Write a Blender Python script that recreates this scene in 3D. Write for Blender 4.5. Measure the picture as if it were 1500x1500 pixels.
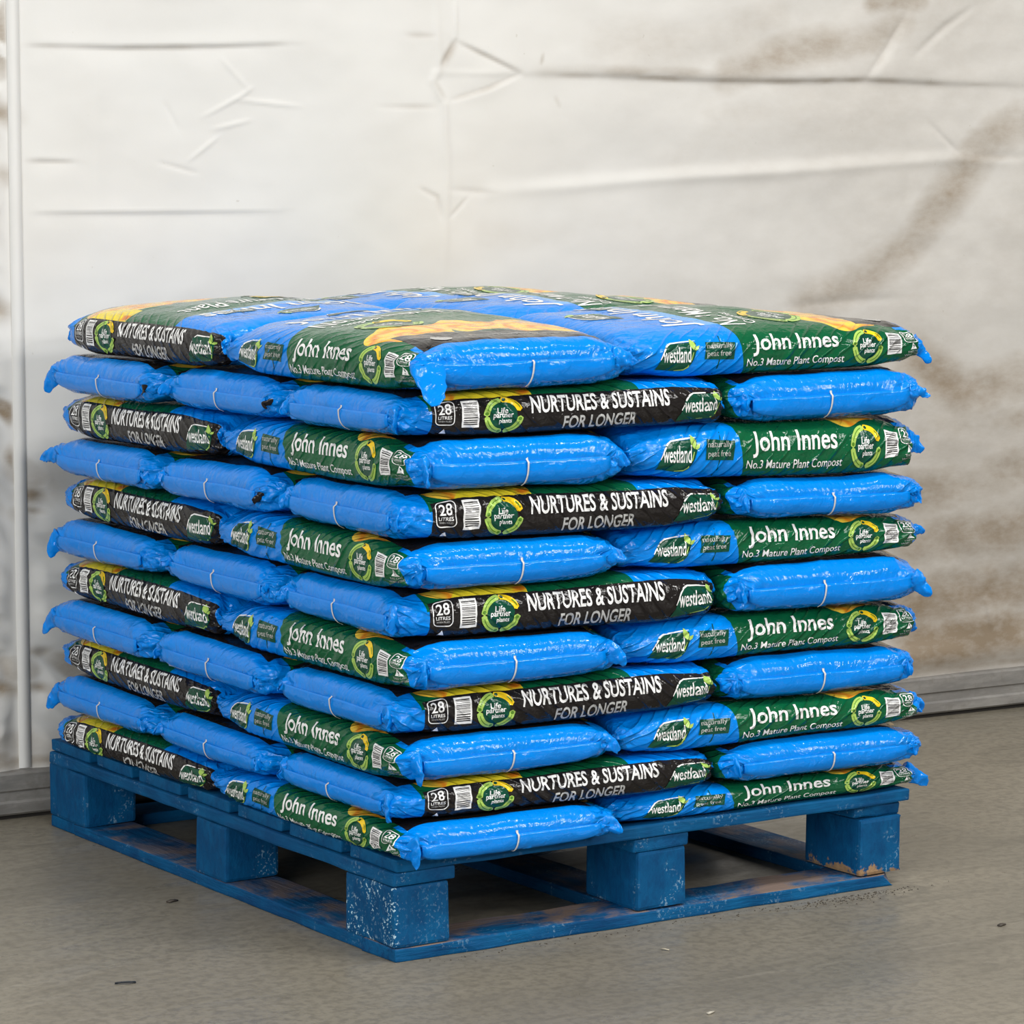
import bpy, bmesh, math, random
import numpy as np
from mathutils import Vector, Matrix

# ------------------------------------------------------------------ clear
for o in list(bpy.data.objects):
    bpy.data.objects.remove(o, do_unlink=True)
S = bpy.context.scene
COL = S.collection
R = math.radians

# ------------------------------------------------------------------ camera
CAM = np.array([-2.75948, -4.55897, 1.344798])
FWD = np.array([0.542017, 0.831490, -0.1218265])
LENS_PX = 5256.29
cd = bpy.data.cameras.new('camera')
cam = bpy.data.objects.new('camera', cd)
COL.objects.link(cam)
cam.location = CAM
cam.rotation_euler = Vector(FWD).to_track_quat('-Z', 'Y').to_euler()
cd.sensor_width = 36.0
cd.lens = 36.0 * LENS_PX / 1500.0
cd.clip_end = 100
S.camera = cam
S.render.resolution_x = S.render.resolution_y = 1500

# ------------------------------------------------------------------ light and exposure
S.view_settings.view_transform = 'Standard'
S.view_settings.look = 'None'
S.view_settings.gamma = 1.0
S.view_settings.use_curve_mapping = False
S.view_settings.exposure = 0.0

w = bpy.data.worlds.new('warehouse_air')
S.world = w
w.use_nodes = True
bg = w.node_tree.nodes['Background']
bg.inputs['Color'].default_value = (1.0, 0.985, 0.96, 1)
bg.inputs['Strength'].default_value = 0.21


def area_light(name, loc, target, sx, sy, energy, color=(1, 1, 1)):
    d = bpy.data.lights.new(name, 'AREA')
    d.shape = 'RECTANGLE'
    d.size, d.size_y = sx, sy
    d.energy = energy
    d.color = color
    o = bpy.data.objects.new(name, d)
    COL.objects.link(o)
    o.location = loc
    o.rotation_euler = (Vector(target) - Vector(loc)).to_track_quat('-Z', 'Y').to_euler()
    return o


# daylight through the open loading door on the left, and the strip lamps under the roof
area_light('door_daylight', (-6.0, -3.6, 2.3), (0.2, 0.9, 0.5), 4.0, 4.0, 330, (0.97, 0.99, 1.0))
area_light('strip_lamp', (2.2, -1.6, 5.5), (2.2, -1.6, 0), 2.4, 0.26, 108, (1, 0.98, 0.95))
area_light('strip_lamp', (0.4, -1.9, 5.5), (0.4, -1.2, 0), 2.4, 0.26, 108, (1, 0.98, 0.95))
area_light('strip_lamp', (-1.6, -2.6, 5.5), (-1.2, -2.0, 0), 2.4, 0.26, 100, (1, 0.98, 0.95))
# further rows of lamps down the length of the warehouse
for lx, ly in ((5.2, -8.5), (7.6, -9.6), (8.8, -14.0), (11.5, -15.5), (3.4, -13.0)):
    area_light('strip_lamp', (lx, ly, 6.0), (lx * .6, ly * .6, 0.0), 3.0, 0.50, 230, (1, 0.985, 0.96))

# ------------------------------------------------------------------ helpers: noise
_rs = np.random.RandomState(7)
_perm = np.concatenate([_rs.permutation(256)] * 3).astype(np.int64)
_grad = _rs.normal(size=(256, 3))
_grad /= np.linalg.norm(_grad, axis=1)[:, None]


def noise(x, y, z=0.0):
    x, y, z = np.broadcast_arrays(np.asarray(x, float), np.asarray(y, float), np.asarray(z, float))
    xi, yi, zi = np.floor(x).astype(np.int64), np.floor(y).astype(np.int64), np.floor(z).astype(np.int64)
    xf, yf, zf = x - xi, y - yi, z - zi
    fu = lambda t: t * t * t * (t * (t * 6 - 15) + 10)
    u, v, q = fu(xf), fu(yf), fu(zf)
    xi &= 255
    yi &= 255
    zi &= 255

    def g(a, b, c):
        h = _perm[_perm[_perm[xi + a] + yi + b] + zi + c] & 255
        G = _grad[h]
        return G[..., 0] * (xf - a) + G[..., 1] * (yf - b) + G[..., 2] * (zf - c)
    x00 = g(0, 0, 0) * (1 - u) + g(1, 0, 0) * u
    x10 = g(0, 1, 0) * (1 - u) + g(1, 1, 0) * u
    x01 = g(0, 0, 1) * (1 - u) + g(1, 0, 1) * u
    x11 = g(0, 1, 1) * (1 - u) + g(1, 1, 1) * u
    return ((x00 * (1 - v) + x10 * v) * (1 - q) + (x01 * (1 - v) + x11 * v) * q) * 1.5


def ridge(x, y, z=0.0):
    return 1 - 2 * np.abs(noise(x, y, z))


def sstep(a, b, x):
    t = np.clip((np.asarray(x, float) - a) / (b - a), 0, 1)
    return t * t * (3 - 2 * t)


# ------------------------------------------------------------------ helpers: objects
def tag(o, label=None, cat=None, group=None, kind=None):
    if label: o['label'] = label
    if cat: o['category'] = cat
    if group: o['group'] = group
    if kind: o['kind'] = kind
    return o


def link(name, mesh, mats=(), parent=None, smooth=True):
    o = bpy.data.objects.new(name, mesh)
    COL.objects.link(o)
    for m in mats:
        mesh.materials.append(m)
    if parent:
        o.parent = parent
    if smooth:
        mesh.polygons.foreach_set('use_smooth', np.ones(len(mesh.polygons), bool))
    return o


def mesh_from(name, V, F, fm=None, uv=None, uvname='print'):
    """V (n,3), F list of arrays of faces (quads / tris)"""
    me = bpy.data.meshes.new(name)
    V = np.asarray(V, np.float32)
    loops = np.concatenate([f.reshape(-1) for f in F]).astype(np.int32)
    tot = np.concatenate([np.full(len(f), f.shape[1]) for f in F]).astype(np.int32)
    start = np.concatenate([[0], np.cumsum(tot)[:-1]]).astype(np.int32)
    me.vertices.add(len(V))
    me.vertices.foreach_set('co', V.reshape(-1))
    me.loops.add(len(loops))
    me.loops.foreach_set('vertex_index', loops)
    me.polygons.add(len(tot))
    me.polygons.foreach_set('loop_start', start)
    me.polygons.foreach_set('loop_total', tot)
    if uv is not None:
        l = me.uv_layers.new(name=uvname)
        l.data.foreach_set('uv', np.asarray(uv, np.float32)[loops].reshape(-1))
    if fm is not None:
        me.polygons.foreach_set('material_index', np.asarray(fm, np.int32))
    me.update(calc_edges=True)
    me.validate()
    return me


# ------------------------------------------------------------------ helpers: node materials
class NT:
    def __init__(s, name):
        s.m = bpy.data.materials.new(name)
        s.m.use_nodes = True
        s.t = s.m.node_tree
        s.b = s.t.nodes['Principled BSDF']

    def n(s, typ, **k):
        nd = s.t.nodes.new(typ)
        for a, v in k.items():
            setattr(nd, a, v)
        return nd

    def set(s, sock, v):
        if hasattr(v, 'links'):
            s.t.links.new(v, sock)
        else:
            sock.default_value = v

    def math(s, op, a, b=0.0, c=None, clamp=False):
        nd = s.n('ShaderNodeMath', operation=op, use_clamp=clamp)
        s.set(nd.inputs[0], a)
        s.set(nd.inputs[1], b)
        if c is not None: s.set(nd.inputs[2], c)
        return nd.outputs[0]

    def mix(s, f, a, b):
        nd = s.n('ShaderNodeMix', data_type='RGBA')
        s.set(nd.inputs[0], f)
        s.set(nd.inputs[6], a if hasattr(a, 'links') else (*a, 1))
        s.set(nd.inputs[7], b if hasattr(b, 'links') else (*b, 1))
        return nd.outputs[2]

    def noise(s, vec, scale, detail=3.0, rough=0.55, dist=0.0):
        nd = s.n('ShaderNodeTexNoise')
        s.t.links.new(vec, nd.inputs['Vector'])
        nd.inputs['Scale'].default_value = scale
        nd.inputs['Detail'].default_value = detail
        nd.inputs['Roughness'].default_value = rough
        nd.inputs['Distortion'].default_value = dist
        return nd.outputs[0]

    def ramp(s, f, stops):
        nd = s.n('ShaderNodeMapRange', interpolation_type='SMOOTHSTEP')
        s.set(nd.inputs[0], f)
        nd.inputs[1].default_value, nd.inputs[2].default_value = stops
        return nd.outputs[0]

    def mapping(s, vec, scale=(1, 1, 1), rot=(0, 0, 0)):
        nd = s.n('ShaderNodeMapping')
        s.t.links.new(vec, nd.inputs[0])
        nd.inputs['Scale'].default_value = scale
        nd.inputs['Rotation'].default_value = rot
        return nd.outputs[0]

    def bump(s, h, strength, dist=0.002):
        nd = s.n('ShaderNodeBump')
        s.t.links.new(h, nd.inputs['Height'])
        nd.inputs['Strength'].default_value = strength
        nd.inputs['Distance'].default_value = dist
        s.t.links.new(nd.outputs[0], s.b.inputs['Normal'])

    def base(s, c, rough=0.5, spec=0.5, metal=0.0):
        s.set(s.b.inputs['Base Color'], c if hasattr(c, 'links') else (*c, 1))
        s.set(s.b.inputs['Roughness'], rough)
        s.b.inputs['Specular IOR Level'].default_value = spec
        s.set(s.b.inputs['Metallic'], metal)
        return s.m


BLUE = (0.0, 0.205, 0.70)
GREEN = (0.0, 0.095, 0.034)
DGREEN = (0.004, 0.062, 0.034)
BLACK = (0.013, 0.011, 0.0105)
WHITE = (0.80, 0.80, 0.79)
LIME = (0.36, 0.54, 0.11)
LIMED = (0.09, 0.22, 0.02)
YELLOW = (0.82, 0.55, 0.015)


def film_bump(t, uv):
    """fine creases of the film; crumpled facets towards the ends of the bag"""
    sp = t.n('ShaderNodeSeparateXYZ')
    t.t.links.new(uv, sp.inputs[0])
    au = t.math('ABSOLUTE', sp.outputs[0])
    endm = t.math('MULTIPLY', t.ramp(au, (.235, .285)), t.ramp(t.math('ABSOLUTE', sp.outputs[1]), (.115, .175)))
    oi = t.n('ShaderNodeObjectInfo').outputs['Random']
    off = t.n('ShaderNodeCombineXYZ')
    t.t.links.new(t.math('MULTIPLY', oi, 37.0), off.inputs[2])
    va = t.n('ShaderNodeVectorMath', operation='ADD')
    t.t.links.new(uv, va.inputs[0])
    t.t.links.new(off.outputs[0], va.inputs[1])
    uvr = va.outputs[0]
    a = t.noise(uvr, 42, 3, 0.55, 0.6)
    b = t.noise(t.mapping(uvr, (0.5, 1.6, 1), (0, 0, 0.6)), 75, 2, 0.5, 0.3)
    h = t.math('ADD', a, t.math('MULTIPLY', b, 0.6))
    vo = t.n('ShaderNodeTexVoronoi', feature='F1', distance='MANHATTAN')
    nz = t.n('ShaderNodeTexNoise')
    t.t.links.new(uvr, nz.inputs['Vector'])
    nz.inputs['Scale'].default_value = 30
    vm = t.n('ShaderNodeVectorMath', operation='MULTIPLY_ADD')
    t.t.links.new(nz.outputs['Color'], vm.inputs[0])
    vm.inputs[1].default_value = (.03, .03, .0)
    t.t.links.new(uvr, vm.inputs[2])
    t.t.links.new(vm.outputs[0], vo.inputs['Vector'])
    vo.inputs['Scale'].default_value = 46
    h = t.math('ADD', h, t.math('MULTIPLY', t.math('MULTIPLY', vo.outputs['Distance'], endm), 1.5))
    ad = t.math('ABSOLUTE', sp.outputs[1])
    wob = t.noise(t.mapping(uvr, (1, 1, 1)), 9, 2)
    ph = t.math('MULTIPLY_ADD', sp.outputs[0], 0.78, t.math('MULTIPLY', ad, -1.0))
    ph = t.math('MULTIPLY_ADD', wob, 1.6, t.math('MULTIPLY', ph, 42.0))
    cr = t.math('POWER', t.math('SUBTRACT', 1.0, t.math('ABSOLUTE', t.math('SINE', t.math('MULTIPLY', ph, 3.14159)))), 3.0)
    amt = t.math('MULTIPLY', t.ramp(ad, (.150, .185)), t.ramp(t.noise(uvr, 13, 2), (.36, .62)))
    h = t.math('ADD', h, t.math('MULTIPLY', t.math('MULTIPLY', cr, amt), 1.6))
    t.bump(h, 0.6, 0.0038)


def make_film():
    t = NT('printed_film')
    uv = t.n('ShaderNodeUVMap', uv_map='print').outputs[0]
    sp = t.n('ShaderNodeSeparateXYZ')
    t.t.links.new(uv, sp.inputs[0])
    u, d = sp.outputs[0], sp.outputs[1]
    lt = lambda a, b: t.math('LESS_THAN', a, b)
    gt = lambda a, b: t.math('GREATER_THAN', a, b)
    An = lambda *a: a[0] if len(a) == 1 else t.math('MULTIPLY', a[0], An(*a[1:]))
    # green field with a slanting curved upper border
    d2 = t.math('MULTIPLY', d, d)
    ub = t.math('ADD', t.math('MULTIPLY', d, -0.13), t.math('MULTIPLY_ADD', d2, -0.20, 0.116))
    in_u = An(gt(u, t.math('MULTIPLY_ADD', gt(d, 0.175), -0.028, -0.252)), lt(u, ub))
    green = An(in_u, gt(d, -0.205), lt(d, 0.262))
    swoosh = An(gt(u, ub), lt(u, t.math('MULTIPLY_ADD', d, -0.12, 0.140)), lt(t.math('ABSOLUTE', d), 0.15))
    col = t.mix(swoosh, BLUE, (0.10, 0.34, 0.72))
    nz = t.noise(uv, 30, 2)
    gcol = t.mix(nz, (0.002, 0.070, 0.026), (0.004, 0.112, 0.040))
    col = t.mix(green, col, gcol)

    # yellow roses
    def rose(u0, d0, r):
        du = t.math('SUBTRACT', u, u0)
        dd = t.math('SUBTRACT', d, d0)
        rr = t.math('SQRT', t.math('ADD', t.math('MULTIPLY', du, du), t.math('MULTIPLY', dd, dd)))
        ang = t.math('ARCTAN2', du, dd)
        lobes = t.math('MULTIPLY', t.math('SINE', t.math('MULTIPLY', ang, 5)), 0.006)
        mask = lt(rr, t.math('ADD', lobes, r))
        ph = t.math('ADD', t.math('MULTIPLY', rr, 150), t.math('MULTIPLY', ang, 3.0))
        ph = t.math('ADD', ph, t.math('MULTIPLY', t.noise(uv, 22, 2), 9))
        pet = t.math('MULTIPLY_ADD', t.math('SINE', ph), 0.5, 0.5)
        pet = t.math('POWER', pet, 2.2)
        core = t.ramp(rr, (r * 0.45, 0.0))
        pet = t.math('ADD', pet, t.math('MULTIPLY', core, 0.45), clamp=True)
        return mask, t.mix(pet, (0.82, 0.53, 0.05), (0.72, 0.24, 0.015))
    for a in ((-0.165, -0.115, 0.088), (-0.160, 0.115, 0.070), (-0.135, 0.0, 0.060)):
        mk, c = rose(*a)
        col = t.mix(An(mk, gt(u, -0.262)), col, c)
    # straight edged petal strip along the shoulder above the black side
    strip = An(gt(u, t.math('MULTIPLY_ADD', d, 0.9, -0.035)), lt(u, -0.065), lt(d, -0.150), gt(d, -0.22))
    st = t.ramp(t.noise(t.mapping(uv, (1, 3, 1)), 16, 1), (0.55, 0.72))
    col = t.mix(strip, col, t.mix(st, (0.74, 0.58, 0.025), (0.60, 0.17, 0.01)))
    # black band at the foot of the front, black side panel
    band = An(gt(u, -0.273), lt(u, t.math('MULTIPLY_ADD', d, 0.14, -0.200)), gt(d, -0.158), lt(d, 0.165))
    side = An(gt(u, -0.247), lt(d, -0.188), gt(d, -0.270), lt(u, 0.30))
    blk = t.math('MAXIMUM', band, side)
    col = t.mix(blk, col, BLACK)
    film_bump(t, uv)
    return t.base(col, 0.085, 0.25)


def ink(name, c, rough=0.13, spec=0.25):
    t = NT(name)
    uv = t.n('ShaderNodeUVMap', uv_map='print').outputs[0]
    film_bump(t, uv)
    k = t.noise(uv, 25, 2)
    return t.base(t.mix(k, tuple(x * 0.93 for x in c), tuple(min(1, x * 1.06) for x in c)), rough, spec)


FILM = make_film()
BAGM = [FILM, ink('white_ink', WHITE), ink('dark_green_ink', DGREEN), ink('lime_ink', LIME), ink('yellow_ink', YELLOW),
        ink('black_ink', BLACK), ink('shaded_lime_ink', LIMED), ink('pale_ink', (0.42, 0.42, 0.41))]
WH, DG, LI, YE, BK, LD, PA = 1, 2, 3, 4, 5, 6, 7


def plain_film(name, c, rough=0.10):
    t = NT(name)
    tc = t.n('ShaderNodeTexCoord').outputs['Object']
    a = t.noise(tc, 60, 3, 0.55, 0.5)
    t.bump(a, 0.5, 0.004)
    k = t.noise(tc, 20, 2)
    return t.base(t.mix(k, tuple(x * 0.92 for x in c), tuple(x * 1.05 for x in c)), rough, 0.25)


BLUE_FILM = plain_film('blue_film', BLUE)
BLACK_FILM = plain_film('black_film', BLACK)
TAPE = plain_film('white_weld', (0.62, 0.62, 0.60), 0.4)

# ------------------------------------------------------------------ printed graphics in flat print space (metres)
CELL = 0.004


def cut(bm, cell=CELL):
    xs = [v.co.x for v in bm.verts]
    ys = [v.co.y for v in bm.verts]
    for ax, lo, hi in ((0, min(xs), max(xs)), (1, min(ys), max(ys))):
        k = math.ceil((lo + 1e-5) / cell)
        while k * cell < hi - 1e-5:
            co = [0, 0, 0]
            no = [0, 0, 0]
            co[ax] = k * cell
            no[ax] = 1
            bmesh.ops.bisect_plane(bm, geom=bm.verts[:] + bm.edges[:] + bm.faces[:], plane_co=co, plane_no=no, dist=1e-6)
            k += 1


def bm_arrays(bm):
    bmesh.ops.triangulate(bm, faces=bm.faces[:])
    bm.verts.index_update()
    V = np.array([(v.co.x, v.co.y) for v in bm.verts])
    F = np.array([[v.index for v in f.verts] for f in bm.faces], np.int64)
    bm.free()
    return V, F


def poly(pts, cell=CELL):
    bm = bmesh.new()
    bm.faces.new([bm.verts.new((x, y, 0)) for x, y in pts])
    bmesh.ops.triangulate(bm, faces=bm.faces[:])
    cut(bm, cell)
    return bm_arrays(bm)


def stroke(pts, wd, closed=False):
    P = np.array(pts, float)
    n = len(P)
    if closed:
        T = np.roll(P, -1, 0) - np.roll(P, 1, 0)
    else:
        T = np.gradient(P, axis=0)
    T /= np.linalg.norm(T, axis=1)[:, None] + 1e-12
    N = np.stack([-T[:, 1], T[:, 0]], 1)
    wv = np.broadcast_to(np.asarray(wd, float), (n,))[:, None]
    V = np.concatenate([P + N * wv / 2, P - N * wv / 2])
    F = []
    for i in range(n if closed else n - 1):
        j = (i + 1) % n
        F += [(i, n + i, n + j), (i, n + j, j)]
    return V, np.array(F, np.int64)


def text(s, box, bold=0.0, shear=0.0, cell=CELL, space=1.0):
    """glyphs stretched to fill box = (x0, y0, x1, y1)"""
    cu = bpy.data.curves.new('t', 'FONT')
    cu.body = s
    cu.size = 1
    cu.resolution_u = 3
    cu.offset = bold
    cu.shear = shear
    cu.space_character = space
    o = bpy.data.objects.new('t', cu)
    COL.objects.link(o)
    dg = bpy.context.evaluated_depsgraph_get()
    me = o.evaluated_get(dg).to_mesh()
    bm = bmesh.new()
    bm.from_mesh(me)
    o.evaluated_get(dg).to_mesh_clear()
    bpy.data.objects.remove(o)
    bpy.data.curves.remove(cu)
    xs = [v.co.x for v in bm.verts]
    ys = [v.co.y for v in bm.verts]
    ax, bx, ay, by = min(xs), max(xs), min(ys), max(ys)
    for v in bm.verts:
        v.co = ((v.co.x - ax) / (bx - ax) * (box[2] - box[0]) + box[0],
                (v.co.y - ay) / (by - ay) * (box[3] - box[1]) + box[1], 0)
    bmesh.ops.remove_doubles(bm, verts=bm.verts[:], dist=1e-6)
    cut(bm, cell)
    return bm_arrays(bm)


def arc(cx, cy, rx, ry, a0, a1, n):
    return [(cx + rx * math.cos(R(a0 + (a1 - a0) * i / n)), cy + ry * math.sin(R(a0 + (a1 - a0) * i / n))) for i in range(n + 1)]


def place(g, x=0, y=0, sx=1, sy=None, rot=0):
    sy = sx if sy is None else sy
    c, s = math.cos(R(rot)), math.sin(R(rot))
    V, F = g
    X, Y = V[:, 0] * sx, V[:, 1] * sy
    return np.stack([x + X * c - Y * s, y + X * s + Y * c], 1), F


def logo(x0, y0, wd, ht):
    """leaf-shaped badge with the name in it; -> list of (material, layer, geometry)"""
    X = lambda a: x0 + a * wd
    Y = lambda b: y0 + b * ht
    out = []
    body = [(X(0), Y(0)), (X(.14), Y(.44))] + [(X(.14 + .22 * (1 - math.cos(R(t)))), Y(.44 + .47 * math.sin(R(t)))) for t in (15, 30, 45, 60, 75, 90)]
    body += [(X(.97), Y(.93))] + [(X(.97 - .10 * math.sin(R(t)) - .22 * (1 - math.cos(R(t)))), Y(.62 - .62 * math.sin(R(t)))) for t in (0, 20, 40, 60, 80, 90)]
    out.append((DG, 1, poly(body)))
    top = [(X(.10), Y(.36)), (X(.15), Y(.52)), (X(.2), Y(.7)), (X(.27), Y(.86)), (X(.36), Y(.94)), (X(.6), Y(.955)), (X(.80), Y(.97)), (X(.97), Y(.985))]
    out.append((WH, 2, stroke(top, [ht * k for k in (.03, .05, .06, .06, .05, .045, .035, .01)])))
    bot = [(X(.45), Y(.02)), (X(.68), Y(.04)), (X(.78), Y(.13)), (X(.86), Y(.36)), (X(.90), Y(.58))]
    out.append((LI, 2, stroke(bot, [ht * k for k in (.015, .04, .05, .04, .03)])))
    leaf = [(0, 0), (-.075, .12), (-.085, .25), (-.05, .40), (.03, .28), (.055, .15), (.02, .03)]
    out.append((LI, 3, poly([(X(.90 + a), Y(.66 + b)) for a, b in leaf])))
    leaf2 = [(0, 0), (.04, .11), (.13, .15), (.10, .03), (.05, -.02)]
    out.append((LI, 3, poly([(X(.92 + a), Y(.66 + b)) for a, b in leaf2])))
    out.append((WH, 2, text('westland', (X(.16), Y(.27), X(.84), Y(.78)), 0.012)))
    return out


def ring(cx, cy, rx, ry):
    """ring of pods round a dark disc with three lines of lettering"""
    out = [(DG, 1, poly(arc(cx, cy, rx * .70, ry * .72, 0, 342, 20)))]
    for a0, a1, m in ((98, 176, LI), (186, 262, LI), (278, 352, LI), (20, 90, YE)):
        o = arc(cx, cy, rx, ry, a0, a1, 10)
        i = arc(cx, cy, rx * .71, ry * .71, a1, a0, 10)
        capo = [(cx + rx * .85 * math.cos(R(a1 + 6)), cy + ry * .85 * math.sin(R(a1 + 6)))]
        capi = [(cx + rx * .85 * math.cos(R(a0 - 6)), cy + ry * .85 * math.sin(R(a0 - 6)))]
        out.append((m, 2, poly(o + capo + i + capi)))
        if m == LI:
            out.append((LD, 3, stroke(arc(cx, cy, rx * .86, ry * .86, a0 + 8, a1 - 14, 8), rx * .04)))
        else:
            out.append((LD, 3, stroke(arc(cx, cy, rx * .92, ry * .90, a0 + 6, a1 - 40, 5), rx * .05)))
        e = a1 - 5
        out.append((LD if m == LI else DG, 3, poly(arc(cx + rx * .85 * math.cos(R(e)), cy + ry * .85 * math.sin(R(e)), rx * .09, ry * .09, 0, 320, 8))))
    out.append((WH, 2, text('Life', (cx - rx * .30, cy + ry * .12, cx + rx * .22, cy + ry * .42), 0.015)))
    out.append((WH, 2, text('partner', (cx - rx * .52, cy - ry * .20, cx + rx * .50, cy + ry * .14), 0.015)))
    out.append((WH, 2, text('plants', (cx - rx * .22, cy - ry * .46, cx + rx * .42, cy - ry * .16), 0.012)))
    return out


def barcode(x0, y0, x1, y1, seed):
    rr = random.Random(seed)
    out = [(WH, 1, poly([(x0, y0), (x1, y0), (x1, y1), (x0, y1)]))]
    y = y0 + (y1 - y0) * .10
    while y < y1 - (y1 - y0) * .08:
        h = rr.choice((.0008, .0012, .0018))
        out.append((BK, 2, poly([(x0 + .003, y), (x1 - .003, y), (x1 - .003, y + h), (x0 + .003, y + h)])))
        y += h + rr.choice((.0010, .0014, .0022))
    return out


def rrect(x0, y0, x1, y1, r):
    return arc(x1 - r, y1 - r, r, r, 0, 90, 4) + arc(x0 + r, y1 - r, r, r, 90, 180, 4) + arc(x0 + r, y0 + r, r, r, 180, 270, 4) + arc(x1 - r, y0 + r, r, r, 270, 360, 4)


def litres(x0, y0, x1, y1):
    wd, ht = x1 - x0, y1 - y0
    P = rrect(x0, y0, x1, y1, wd * .22)
    D = []
    for i in range(len(P)):                       # denser outline so that it follows the film
        a, b = P[i], P[(i + 1) % len(P)]
        k = max(1, int(math.dist(a, b) / .004))
        D += [(a[0] + (b[0] - a[0]) * j / k, a[1] + (b[1] - a[1]) * j / k) for j in range(k)]
    return [(WH, 1, stroke(D, .0016, True)),
            (WH, 1, text('28', (x0 + wd * .16, y0 + ht * .44, x1 - wd * .16, y1 - ht * .09), 0.012)),
            (WH, 1, text('LITRES', (x0 + wd * .13, y0 + ht * .24, x1 - wd * .13, y0 + ht * .38), 0.012)),
            (PA, 1, text('WHEN FILLED', (x0 + wd * .15, y0 + ht * .12, x1 - wd * .15, y0 + ht * .19)))]


def triangle(cx, y0, wd, ht):
    out = [(WH, 1, poly([(cx - wd / 2, y0), (cx + wd / 2, y0), (cx, y0 + ht)])),
           (DG, 2, poly([(cx - wd * .05, y0 + ht * .30), (cx + wd * .05, y0 + ht * .30), (cx + wd * .08, y0 + ht * .68), (cx - wd * .08, y0 + ht * .68)])),
           (DG, 2, poly([(cx - wd * .06, y0 + ht * .10), (cx + wd * .06, y0 + ht * .10), (cx + wd * .06, y0 + ht * .22), (cx - wd * .06, y0 + ht * .22)]))]
    out.append((PA, 1, text('TAKE CARE', (cx - wd * .7, y0 - .0065, cx + wd * .7, y0 - .0025))))
    out.append((PA, 1, text('WHEN LIFTING', (cx - wd * .85, y0 - .0125, cx + wd * .85, y0 - .0085))))
    return out


def sign(cx, cy, wd, ht):
    out = [(DG, 1, poly([(cx - wd * .53, cy - ht * .50), (cx + wd * .46, cy - ht * .56), (cx + wd * .53, cy + ht * .42), (cx - wd * .47, cy + ht * .53)])),
           (DG, 1, stroke([(cx + .001, cy + ht * .5), (cx + .002, cy + ht * .9)], .0018)),
           (DG, 1, stroke([(cx - .001, cy - ht * .5), (cx - .004, cy - ht * 1.0), (cx - .009, cy - ht * 1.5)], .0022))]
    out.append((PA, 2, text('naturally', (cx - wd * .44, cy + ht * .02, cx + wd * .42, cy + ht * .42), 0.004)))
    out.append((PA, 2, text('peat free', (cx - wd * .44, cy - ht * .44, cx + wd * .36, cy - ht * .04), 0.004)))
    return out


# long side with the green field: x runs from the head (left, -0.3) to the foot (right, +0.3)
GREEN_SIDE = (logo(-.246, -.026, .080, .048) + sign(-.122, .004, .057, .027)
              + [(WH, 1, text('John Innes', (-.056, -.009, .116, .028), 0.014)),
                 (WH, 1, text('No.3 Mature Plant Compost', (-.067, -.028, .128, -.012), 0.004))]
              + ring(.175, .000, .032, .030) + barcode(.217, -.018, .246, .024, 3) + litres(.252, .002, .280, .034) + triangle(.266, -.014, .017, .014))
# long side with the black panel: x runs from the foot (left, -0.3) to the head (right, +0.3)
BLACK_SIDE = (litres(-.241, -.016, -.207, .026) + [(WH, 1, poly([(-.230, -.034), (-.218, -.034), (-.224, -.024)]))]
              + barcode(-.194, -.020, -.164, .024, 5) + ring(-.121, -.003, .035, .030)
              + [(WH, 1, text('NURTURES & SUSTAINS', (-.072, -.002, .185, .025), 0.020)),
                 (PA, 1, text('FOR LONGER', (-.012, -.030, .124, -.009), 0.020, 0.06))]
              + logo(.200, -.028, .088, .048))
# front: x from left to right across the bag, y up to the head
FRONT = (logo(-.050, .205, .100, .055) + sign(.085, .165, .060, .030)
         + [(WH, 1, text('John Innes', (-.150, .118, .150, .192), 0.014, 0, .006)),
            (WH, 1, text('No.3 Mature Plant', (-.155, .040, .140, .092), 0.008, 0, .006)),
            (WH, 1, text('Compost', (-.150, .008, -.060, .034), 0.006, 0, .006))]
         + ring(-.092, -.052, .056, .050)
         + [(PA, 1, text('Enriched compost for mature plants', (-.06, -.244, .15, -.232))), (PA, 1, poly(arc(-.118, -.246, .018, .014, 0, 345, 16)))])


def ink_pack(items, to_ud):
    """merge into arrays: (u, d) coordinates, lift, faces, material"""
    UV, LF, FF, FM = [], [], [], []
    n = 0
    for m, lay, (V, F) in items:
        UV.append(to_ud(V))
        LF.append(np.full(len(V), lay))
        FF.append(F + n)
        FM.append(np.full(len(F), m))
        n += len(V)
    return np.concatenate(UV), np.concatenate(LF), np.concatenate(FF), np.concatenate(FM)


# ------------------------------------------------------------------ the layers of the stack
NL = 11
ZL = [.160, .220, .288, .356, .424, .497, .565, .641, .708, .784, .853, .934]     # far left corner, bottom upward
ZF = [.160, .216, .273, .346, .415, .491, .567, .642, .721, .798, .866, .949]     # front corner
ZR = [.160, .203, .269, .333, .406, .475, .557, .624, .692, .782, .864, .942]     # right corner


def Zk(k, X, Y):
    tx, ty = np.clip(X, 0, 1), np.clip(Y / 1.1, 0, 1)
    back = (ZL[k] + ZR[k]) / 2
    z = (1 - tx) * (1 - ty) * ZF[k] + tx * (1 - ty) * ZR[k] + (1 - tx) * ty * ZL[k] + tx * ty * back
    if k == 0:
        return .160 - .016 * sstep(.0, -.028, X) - .012 * sstep(.0, -.03, Y)
    dome = np.sin(np.pi * np.clip(X, 0, 1)) * np.sin(np.pi * np.clip(Y / 1.15, 0, 1))
    z = z + 0.020 * (k / 11.0) * dome
    return z + 0.0045 * noise(X * 3.1, Y * 3.1, k * 3.7 + .5) * min(1, k / 2)


# ------------------------------------------------------------------ bag builder
B0 = 0.0355


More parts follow.
